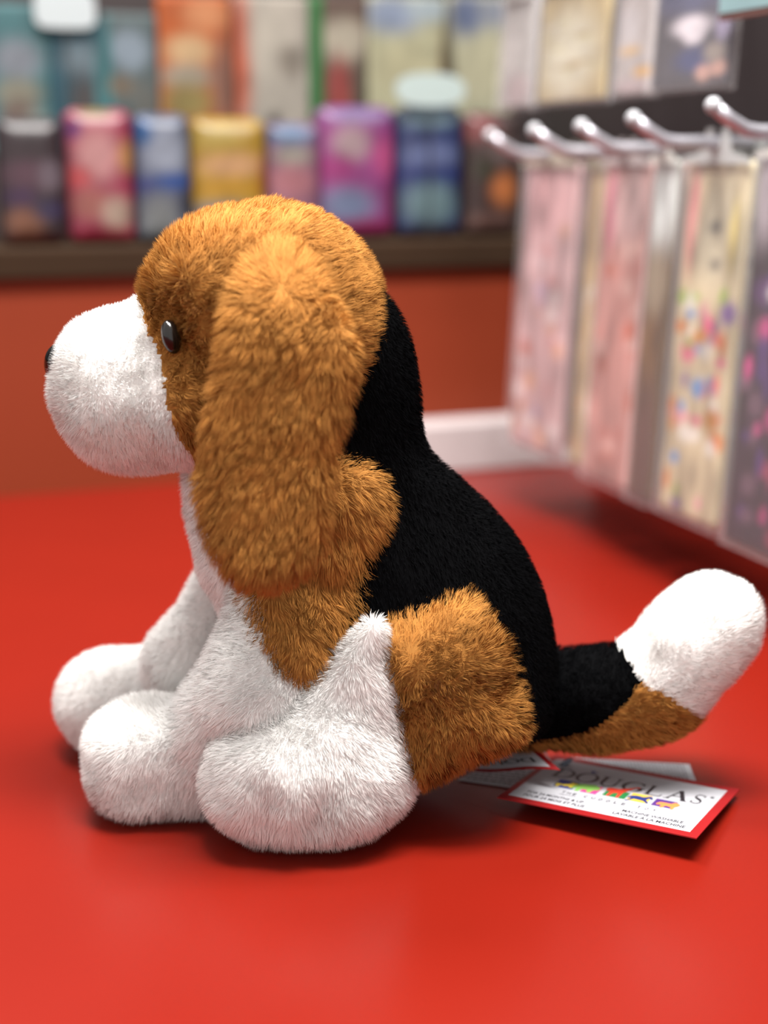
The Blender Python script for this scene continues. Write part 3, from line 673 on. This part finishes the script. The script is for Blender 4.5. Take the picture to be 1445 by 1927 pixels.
UR = [
 ('grey card pack at the far end of the upper rack row', 942, 1004, 0.0, (176,172,170), [(.2,.3,.3,.3,(196,190,188)),(.6,.8,.4,.2,(176,158,160))]),
 ('cream patterned card pack in a tan frame on the upper row', 1010, 1146, 0.0, (178,158,112), [(.46,.47,.44,.52,(206,200,178))]+stickers(18, 7, .05, [(186,176,146),(214,208,190),(170,150,110),(196,190,150)])),
 ('grey and orange card pack beside the navy one on the upper row', 1158, 1232, 0.0, (178,170,168), [(.4,.55,.3,.05,(206,170,120)),(.8,.78,.25,.06,(212,164,96)),(.3,.3,.3,.2,(190,184,186)),(.5,.92,.5,.08,(182,164,166))]),
 ('navy card pack with a white heart shape on the upper row', 1236, 1386, -0.004, (70,66,76), [(.45,.1,.5,.22,(70,74,108)),(.5,.42,.26,.1,(226,218,226)),(.55,.5,.14,.1,(224,216,224)),(.6,.75,.28,.12,(52,62,112)),(.72,.88,.1,.08,(206,160,146)),(.9,.84,.1,.08,(206,160,146)),(.84,.7,.14,.1,(140,128,120)),(.92,.45,.08,.14,(150,140,170))]),
]
for i, (lb, x0, x1, off, base, blobs) in enumerate(UR):
    blobs = [(b[0], .267+.733*b[1], b[2], b[3]*.733, b[4]) for b in blobs]
    v1, v0 = ucol(x0), ucol(x1); z0 = rack_vz(x0*0.5+x1*0.5, 206-(x0*0.5+x1*0.5-1010)*0.105)[1]
    r = hang_pack('card_pack', lb, v0, v1, z0, z0+0.10, off, base, blobs, 450+i, 'card packs on the upper rack row', z0+0.12, (214,212,208), cat='card pack', speck=0.05)
    hook(['upper hook at the far end, above the grey card pack', 'upper hook above the cream patterned card pack', 'upper hook above the grey and orange card pack', 'upper hook above the navy card pack'][i], (v0+v1)/2, z0+0.12, -0.03)

# ---- label strip along the rack, over the upper row
lv0, lv1 = rack_vz(1520, 30, -0.02)[0], rack_vz(1352, 20, -0.02)[0]; lz = rack_vz(1400, 32, -0.02)[1]
strip = empty('label_strip', tuple(rack_pos((lv0+lv1)/2, -0.02, lz)), ALPHA-math.pi/2); tag(strip, 'pale teal label strip at the top right corner of the rack', 'label strip')
lw = lv1-lv0
bm_obj('holder', box_bm(-lw/2, lw/2, 0.0, 0.006, 0.0, 0.032, 0.001), mat('strip_holder', (120, 92, 86), rough=0.5), strip)
bm_obj('label', box_bm(-lw/2+0.002, lw/2-0.002, -0.0012, 0.0, 0.004, 0.029, 0.0004), mat('teal_label', (116, 142, 146), rough=0.5, noise=0.15, nscale=60), strip)
for sx in (-1, 1):
    o = bm_obj('bracket', box_bm(-0.004, 0.004, 0.006, 0.19, 0.010, 0.018, 0.001), M_rack, strip); o.location = (sx*lw*0.45, 0, 0)
# ------------------------------------------------------------------ hang tag of folded cards beside the tail
M_tagred = mat('tag_red_ink', (122, 14, 17), rough=0.5, spec=0.25)
M_tagwhite = mat('tag_white_card', (150, 150, 155), rough=0.6, spec=0.2)
M_black_ink = mat('black_ink', (22, 20, 26), rough=0.5)
M_grey_ink = mat('grey_ink', (30, 30, 38), rough=0.5)
INK = {k: mat(k+'_ink', tuple(0.78*v for v in c), rough=0.55, spec=0.2) for k, c in dict(blue=(30, 52, 140), yellow=(240, 212, 60), pink=(222, 70, 140), green=(138, 196, 92), deepgreen=(34, 122, 62), orangered=(216, 62, 40), gold=(246, 200, 62), navy=(36, 52, 120), purple=(84, 46, 124), orange=(240, 138, 72)).items()}
CW, CH = 0.1047, 0.0823
TLc, TRc, BLc = on_z(1045, 1420, 0.003), on_z(1392, 1485, 0.005), on_z(935, 1500, 0.011)
def stroke(pts, wid):
    """flat brush stroke: points and widths -> quads"""
    P = np.array(pts, float); n = len(P); V = []; Fs = []
    for i in range(n):
        t = P[min(i+1, n-1)]-P[max(i-1, 0)]; t /= np.linalg.norm(t)+1e-9; nn = np.array([-t[1], t[0]])
        w = wid[i] if hasattr(wid, '__len__') else wid
        V += [P[i]+nn*w/2, P[i]-nn*w/2]
    for i in range(n-1): Fs.append((2*i, 2*i+1, 2*i+3, 2*i+2))
    return V, Fs
def arc(cx, cy, rx, ry, a0, a1, n, w0, w1):
    """elliptic stroke, w0 at the sides and w1 at top and bottom"""
    A = np.radians(np.linspace(a0, a1, n))
    return stroke([(cx+rx*math.cos(a), cy+ry*math.sin(a)) for a in A], [w1+(w0-w1)*math.cos(a)**2 for a in A])
def letter(ch):
    """roman capital in a unit box, thick and thin strokes with serifs"""
    k, t, s = 0.18, 0.065, 0.055; S = []
    def ser(x, y, w=0.30): S.append(stroke([(x-w/2, y), (x+w/2, y)], s))
    if ch == 'D':
        S.append(stroke([(.2, 0), (.2, 1)], k)); S.append(arc(.36, .5, .54, .48, -90, 90, 22, k, t)); S.append(stroke([(.05, .02), (.4, .02)], s)); S.append(stroke([(.05, .98), (.4, .98)], s))
    if ch == 'O': S.append(arc(.5, .5, .44, .49, 0, 360, 40, k, t))
    if ch == 'U':
        S.append(stroke([(.18, 1), (.18, .35)], k)); S.append(arc(.5, .35, .32, .33, 180, 360, 20, k*.75, t*1.3)); S.append(stroke([(.82, 1), (.82, .35)], t*1.3)); ser(.18, .98); ser(.82, .98)
    if ch == 'G':
        S.append(arc(.52, .5, .44, .49, 42, 318, 34, k, t)); S.append(stroke([(.86, .15), (.86, .46)], k)); ser(.84, .46, .34); S.append(stroke([(.84, .98), (.85, .74)], t))
    if ch == 'L':
        S.append(stroke([(.25, 0), (.25, 1)], k)); S.append(stroke([(.1, .02), (.92, .02)], s*1.2)); ser(.25, .98); S.append(stroke([(.92, 0), (.95, .25)], t))
    if ch == 'A':
        S.append(stroke([(.14, 0), (.5, 1)], t*1.2)); S.append(stroke([(.47, 1), (.85, 0)], k)); S.append(stroke([(.27, .36), (.72, .36)], t)); ser(.14, .02, .28); ser(.85, .02, .3)
    if ch == 'S':
        P = [(.84, .80), (.74, .92), (.52, .97), (.30, .92), (.2, .77), (.28, .62), (.5, .52), (.74, .41), (.83, .25), (.74, .1), (.5, .03), (.26, .08), (.14, .22)]
        P = smooth_closed(P+[(.14, .22)], 4)[:len(P)*4-4]
        n = len(P); S.append(stroke(P, [t+(k*.95-t)*math.exp(-((i/n-.52)/.2)**2) for i in range(n)])); S.append(stroke([(.84, .98), (.85, .74)], t)); S.append(stroke([(.14, .3), (.13, .03)], t))
    return S
def polys_to(parts, fn, off):
    """2D pieces -> one mesh through fn(x, y, off)"""
    V = []; Fs = []
    for v, f in parts:
        b = len(V); V += [fn(p[0], p[1], off) for p in v]; Fs += [tuple(b+i for i in q) for q in f]
    return V, Fs
def poly(pts): return [tuple(p) for p in pts], [tuple(range(len(pts)))]
_txt = {}
def text2d(body, x0, x1, yb, h):
    """a line of plain capitals fitted from x0 to x1 on the base line yb"""
    if body not in _txt:
        cu = bpy.data.curves.new('txt', 'FONT'); cu.body = body; cu.size = 1.0; cu.resolution_u = 2; cu.offset = 0.012
        ob = bpy.data.objects.new('txt', cu); COL.objects.link(ob); dg = bpy.context.evaluated_depsgraph_get()
        me = bpy.data.meshes.new_from_object(ob.evaluated_get(dg)); V = np.array([v.co[:2] for v in me.vertices]); Fs = [tuple(p.vertices) for p in me.polygons]
        bpy.data.objects.remove(ob); bpy.data.curves.remove(cu); bpy.data.meshes.remove(me)
        V -= [V[:, 0].min(), 0]; V[:, 0] /= V[:, 0].max(); V[:, 1] /= 0.73; _txt[body] = (V, Fs)
    V, Fs = _txt[body]
    return [(x0+(x1-x0)*a, yb+h*b) for a, b in V], Fs
# artwork in card units: x 0..1 across, y 0 (top) .. 1 (bottom) is given as 1-v
def place_letter(ch, u0, u1, vb, vt): return [([(u0+(u1-u0)*p[0], 1-(vb+(vt-vb)*p[1])) for p in v], f) for v, f in letter(ch)]
WORD = [('D', .100, .215), ('O', .224, .338), ('U', .348, .458), ('G', .470, .588), ('L', .592, .690), ('A', .700, .822), ('S', .828, .892)]
def word_parts():
    S = []
    for ch, a, b in WORD: S += place_letter(ch, a, b, .432, .25)
    return S
def R(u0, u1, v0, v1): return poly([(u0, 1-v1), (u1, 1-v1), (u1, 1-v0), (u0, 1-v0)])
def fig(pts, u0, u1, v0, v1): return poly([(u0+(u1-u0)*x, 1-(v1+(v0-v1)*y)) for x, y in pts])
DOGF = [(0,.35),(.12,.5),(.3,.45),(.5,.6),(.62,.8),(.6,.98),(.7,.86),(.82,.9),(1,.7),(.98,.6),(.84,.55),(.78,.42),(.8,.2),(.7,.12),(.66,.3),(.45,.22),(.3,.3),(.22,.05),(.1,.0),(.14,.25)]
HIPF = [(0,.45),(.08,.75),(.3,.85),(.55,.92),(.7,.98),(.85,.85),(1,.7),(.97,.5),(.82,.4),(.76,.1),(.64,.1),(.6,.35),(.38,.3),(.34,.02),(.2,.02),(.2,.35),(.1,.3),(.05,.1)]
GIRF = [(.02,.5),(.12,.62),(.4,.62),(.66,.8),(.88,1),(.98,.96),(.96,.88),(.86,.88),(.72,.62),(.62,.4),(.62,.02),(.54,.02),(.5,.32),(.36,.3),(.3,.02),(.22,.02),(.22,.36),(.1,.36)]
HORF = [(0,.5),(.12,.75),(.3,.82),(.6,.78),(.76,.95),(.86,1),(1,.72),(.94,.66),(.82,.72),(.78,.5),(.95,.25),(.9,.14),(.7,.35),(.52,.38),(.3,.4),(.2,.2),(.06,.02),(.02,.1),(.14,.3),(.16,.5),(.06,.38)]
LIOF = [(0,.5),(.1,.75),(.3,.78),(.6,.78),(.7,.98),(.85,1),(1,.8),(.95,.6),(.86,.45),(.84,.08),(.72,.08),(.7,.35),(.45,.4),(.36,.08),(.24,.08),(.26,.4),(.12,.42),(.06,.35)]
SQ = [('blue', 'yellow', (.172, .276, .462, .612), DOGF, (.168, .290, .47, .61)), ('pink', 'green', (.318, .402, .462, .618), HIPF, (.262, .398, .445, .625)), ('deepgreen', 'orangered', (.430, .546, .470, .600), GIRF, (.416, .572, .335, .605)), ('gold', 'navy', (.556, .658, .452, .600), HORF, (.548, .672, .462, .625)), ('purple', 'orange', (.682, .790, .470, .606), LIOF, (.700, .812, .490, .628))]
tag_root = empty('hang_tag', tuple(TLc)); tag(tag_root, 'red-bordered white paper hang tag lying open beside the tail', 'hang tag')
O0 = np.array(TLc)
ex = (TRc-TLc); ey = (TLc-BLc); nz_ = np.cross(ex, ey); nz_ /= np.linalg.norm(nz_)
def on_card(x, y, off=0.0): return BLc + ex*x + ey*y + nz_*off - O0
def slab(fn, poly2, t, name, m, parent, nx=1):
    n = len(poly2); V = [fn(x, y, 0) for x, y in poly2]+[fn(x, y, -t) for x, y in poly2]
    Fs = [tuple(range(n)), tuple(range(2*n-1, n-1, -1))]+[((k+1) % n, k, k+n, (k+1) % n+n) for k in range(n)]
    return mesh_obj(name, V, Fs, m, parent)
front = slab(on_card, [(0, 0), (1, 0), (1, 1), (0, 1)], 0.0006, 'front_card', M_tagred, tag_root); front['label'] = 'red-bordered front card with the logo'
def printed(name, parts, m, fn, off, parent): return mesh_obj(name, *polys_to(parts, fn, off), m, parent)
def core(fn, parent, o=0.00005):
    printed('white_panel', [poly([(.034, .075), (.952, .075), (.952, .925), (.062, .925), (.034, .895)])], M_tagwhite, fn, o, parent)
    printed('logo_lettering', word_parts(), M_black_ink, fn, 3*o, parent)
def small(fn, parent, o=0.00005):
    for sqc, anc, r, fg, fr in SQ:
        q = printed('picture_square', [R(*r)], INK[sqc], fn, 2*o, parent)
        printed('animal_figure', [fig(fg, *fr)], INK[anc], fn, 4*o, parent)
    printed('bird_figure', [fig([(0, .6), (.25, 1), (.4, .7), (1, .5), (.45, .4), (.3, 0), (.2, .35)], .262, .315, .185, .25)], INK['blue'], fn, 4*o, parent)
    S = []
    def spaced(word, u0, u1, v):
        n = len(word); st = (u1-u0)/n
        for i, c in enumerate(word):
            if c != ' ': S.append(text2d(c, u0+i*st, u0+i*st+min(st*.62, .019), 1-v, .045))
    spaced('THE', .246, .334, .708); spaced('CUDDLE TOY', .362, .752, .708)
    S.append(R(.243, .332, .728, .733))
    S.append(text2d('®', .905, .928, 1-.285, .04))
    S.append(text2d('FOR 24 MONTHS & UP', .098, .390, 1-.815, .042)); S.append(text2d('POUR 24 MOIS ET PLUS', .098, .415, 1-.882, .042))
    S.append(text2d('MACHINE WASHABLE', .590, .890, 1-.815, .042)); S.append(text2d('LAVABLE À LA MACHINE', .560, .915, 1-.882, .042))
    printed('small_print', S, M_grey_ink, fn, 3*o, parent)['kind'] = 'stuff'
core(on_card, front); small(on_card, front)
# the other leaf, turned round and curling up towards the toy
TLf, BLf, MFf = on_z(1054, 1449, 0.020), on_z(1001, 1404, 0.024), on_z(925, 1449, 0.012)
def on_leaf(x, y, off=0.0):
    v = 1-y; p = TLf+(MFf-TLf)*(2*x)+(BLf-TLf)*v; n_ = np.cross(BLf-TLf, MFf-TLf); n_ = n_/np.linalg.norm(n_); n_ = n_ if n_[2] > 0 else -n_
    p = p+n_*(off+0.0012*math.sin(x*9+v*2)); lo = 0.0022+off
    if p[2] < lo+0.004: p[2] = lo+0.004*math.exp((p[2]-lo-0.004)/0.004)
    return p-O0
def grid_sheet(name, fn, m, parent, nx=14, ny=6, x1=1.0, t=0.0005):
    V = [fn(x1*i/nx, j/ny, 0) for j in range(ny+1) for i in range(nx+1)]; n = len(V); V += [fn(x1*i/nx, j/ny, -t) for j in range(ny+1) for i in range(nx+1)]
    I = lambda i, j: j*(nx+1)+i
    Fs = [(I(i, j), I(i+1, j), I(i+1, j+1), I(i, j+1)) for j in range(ny) for i in range(nx)]
    Fs += [tuple(n+k for k in f[::-1]) for f in Fs]
    ring = [I(i, 0) for i in range(nx)]+[I(nx, j) for j in range(ny)]+[I(i, ny) for i in range(nx, 0, -1)]+[I(0, j) for j in range(ny, 0, -1)]
    Fs += [(ring[(k+1) % len(ring)], ring[k], ring[k]+n, ring[(k+1) % len(ring)]+n) for k in range(len(ring))]
    return mesh_obj(name, V, Fs, m, parent, False)
XL = 0.62
leaf = grid_sheet('turned_leaf', on_leaf, M_tagred, tag_root, x1=XL); leaf['label'] = 'leaf with the logo upside down, curling up'
def leaf_panel(off):
    nx, ny = 14, 6; V = [on_leaf(.05+(XL-.05)*i/nx, .09+.83*j/ny, off) for j in range(ny+1) for i in range(nx+1)]
    Fs = [(j*(nx+1)+i, j*(nx+1)+i+1, (j+1)*(nx+1)+i+1, (j+1)*(nx+1)+i) for j in range(ny) for i in range(nx)]
    return V, Fs
mesh_obj('white_panel', *leaf_panel(0.00035), M_tagwhite, leaf)
S_ = []
for ch, a, b in WORD[:4]: S_ += place_letter(ch, a, b, .432, .25)
S_ += [text2d(c, .246+i*.03, .246+i*.03+.018, 1-.708, .045) for i, c in enumerate('THE')] + [text2d(c, .362+i*.039, .362+i*.039+.018, 1-.708, .045) for i, c in enumerate('CUDDL')]
printed('logo_lettering', S_, M_black_ink, on_leaf, 0.0006, leaf)
# loose printed sheets below the cards
def flat_sheet(name, px, z, label):
    C4 = [on_z(x, y, z) for x, y in px]
    def fn(x, y, off=0.0):
        a = C4[0]*(1-x)*(1-y)+C4[1]*x*(1-y)+C4[2]*x*y+C4[3]*(1-x)*y; return a+np.array([0, 0, off])-O0
    o = slab(fn, [(0, 0), (1, 0), (1, 1), (0, 1)], 0.0003, name, M_tagwhite, tag_root); o['label'] = label
    return o, fn
sh, fn = flat_sheet('text_sheet', [(1075, 1482), (1322, 1500), (1297, 1438), (1066, 1425)], 0.0014, 'white sheet of small print behind the card')
rr = random.Random(5); S_ = []
for i in range(30):
    x = .10+.86*i/30; y = .97
    while y > .25:
        L_ = rr.uniform(.03, .11); S_.append(poly([(x, y-L_), (x+.010, y-L_), (x+.010, y), (x, y)])); y -= L_+rr.uniform(.015, .03)
printed('small_print', S_, M_grey_ink, fn, 0.0001, sh)['kind'] = 'stuff'
sh, fn = flat_sheet('text_sheet', [(862, 1467), (966, 1482), (1040, 1446), (925, 1436)], 0.0010, 'white sheet of small print under the curling leaf')
S_ = []
for j in range(6):
    x = .06; y = .10+.13*j
    while x < .9:
        L_ = rr.uniform(.04, .12); S_.append(poly([(x, y), (x+L_, y), (x+L_, y+.05), (x, y+.05)])); x += L_+rr.uniform(.02, .04)
printed('small_print', S_, M_grey_ink, fn, 0.0001, sh)['kind'] = 'stuff'
# grey plastic fastener
bm = bmesh.new(); bmesh.ops.create_uvsphere(bm, u_segments=18, v_segments=10, radius=1)
fa = bm_obj('plastic_fastener', bm, mat('grey_plastic', (92, 100, 114), rough=0.35), tag_root, True)
fa.location = on_z(1066, 1434, 0.0065)-O0; fa.scale = (0.0042, 0.0014, 0.0018); fa.rotation_euler = (0.3, -0.45, 0.3)
Vv, Fs = tube_mesh([on_z(1056, 1437, 0.0050)-O0, on_z(1048, 1438, 0.0046)-O0, on_z(1036, 1434, 0.0050)-O0, on_z(1015, 1400, 0.008)-O0, on_z(1000, 1360, 0.022)-O0], [0.0005]*5, 8)
mesh_obj('fastener_cord', Vv, Fs, mat('clear_cord', (180, 180, 184), rough=0.3), tag_root, True)
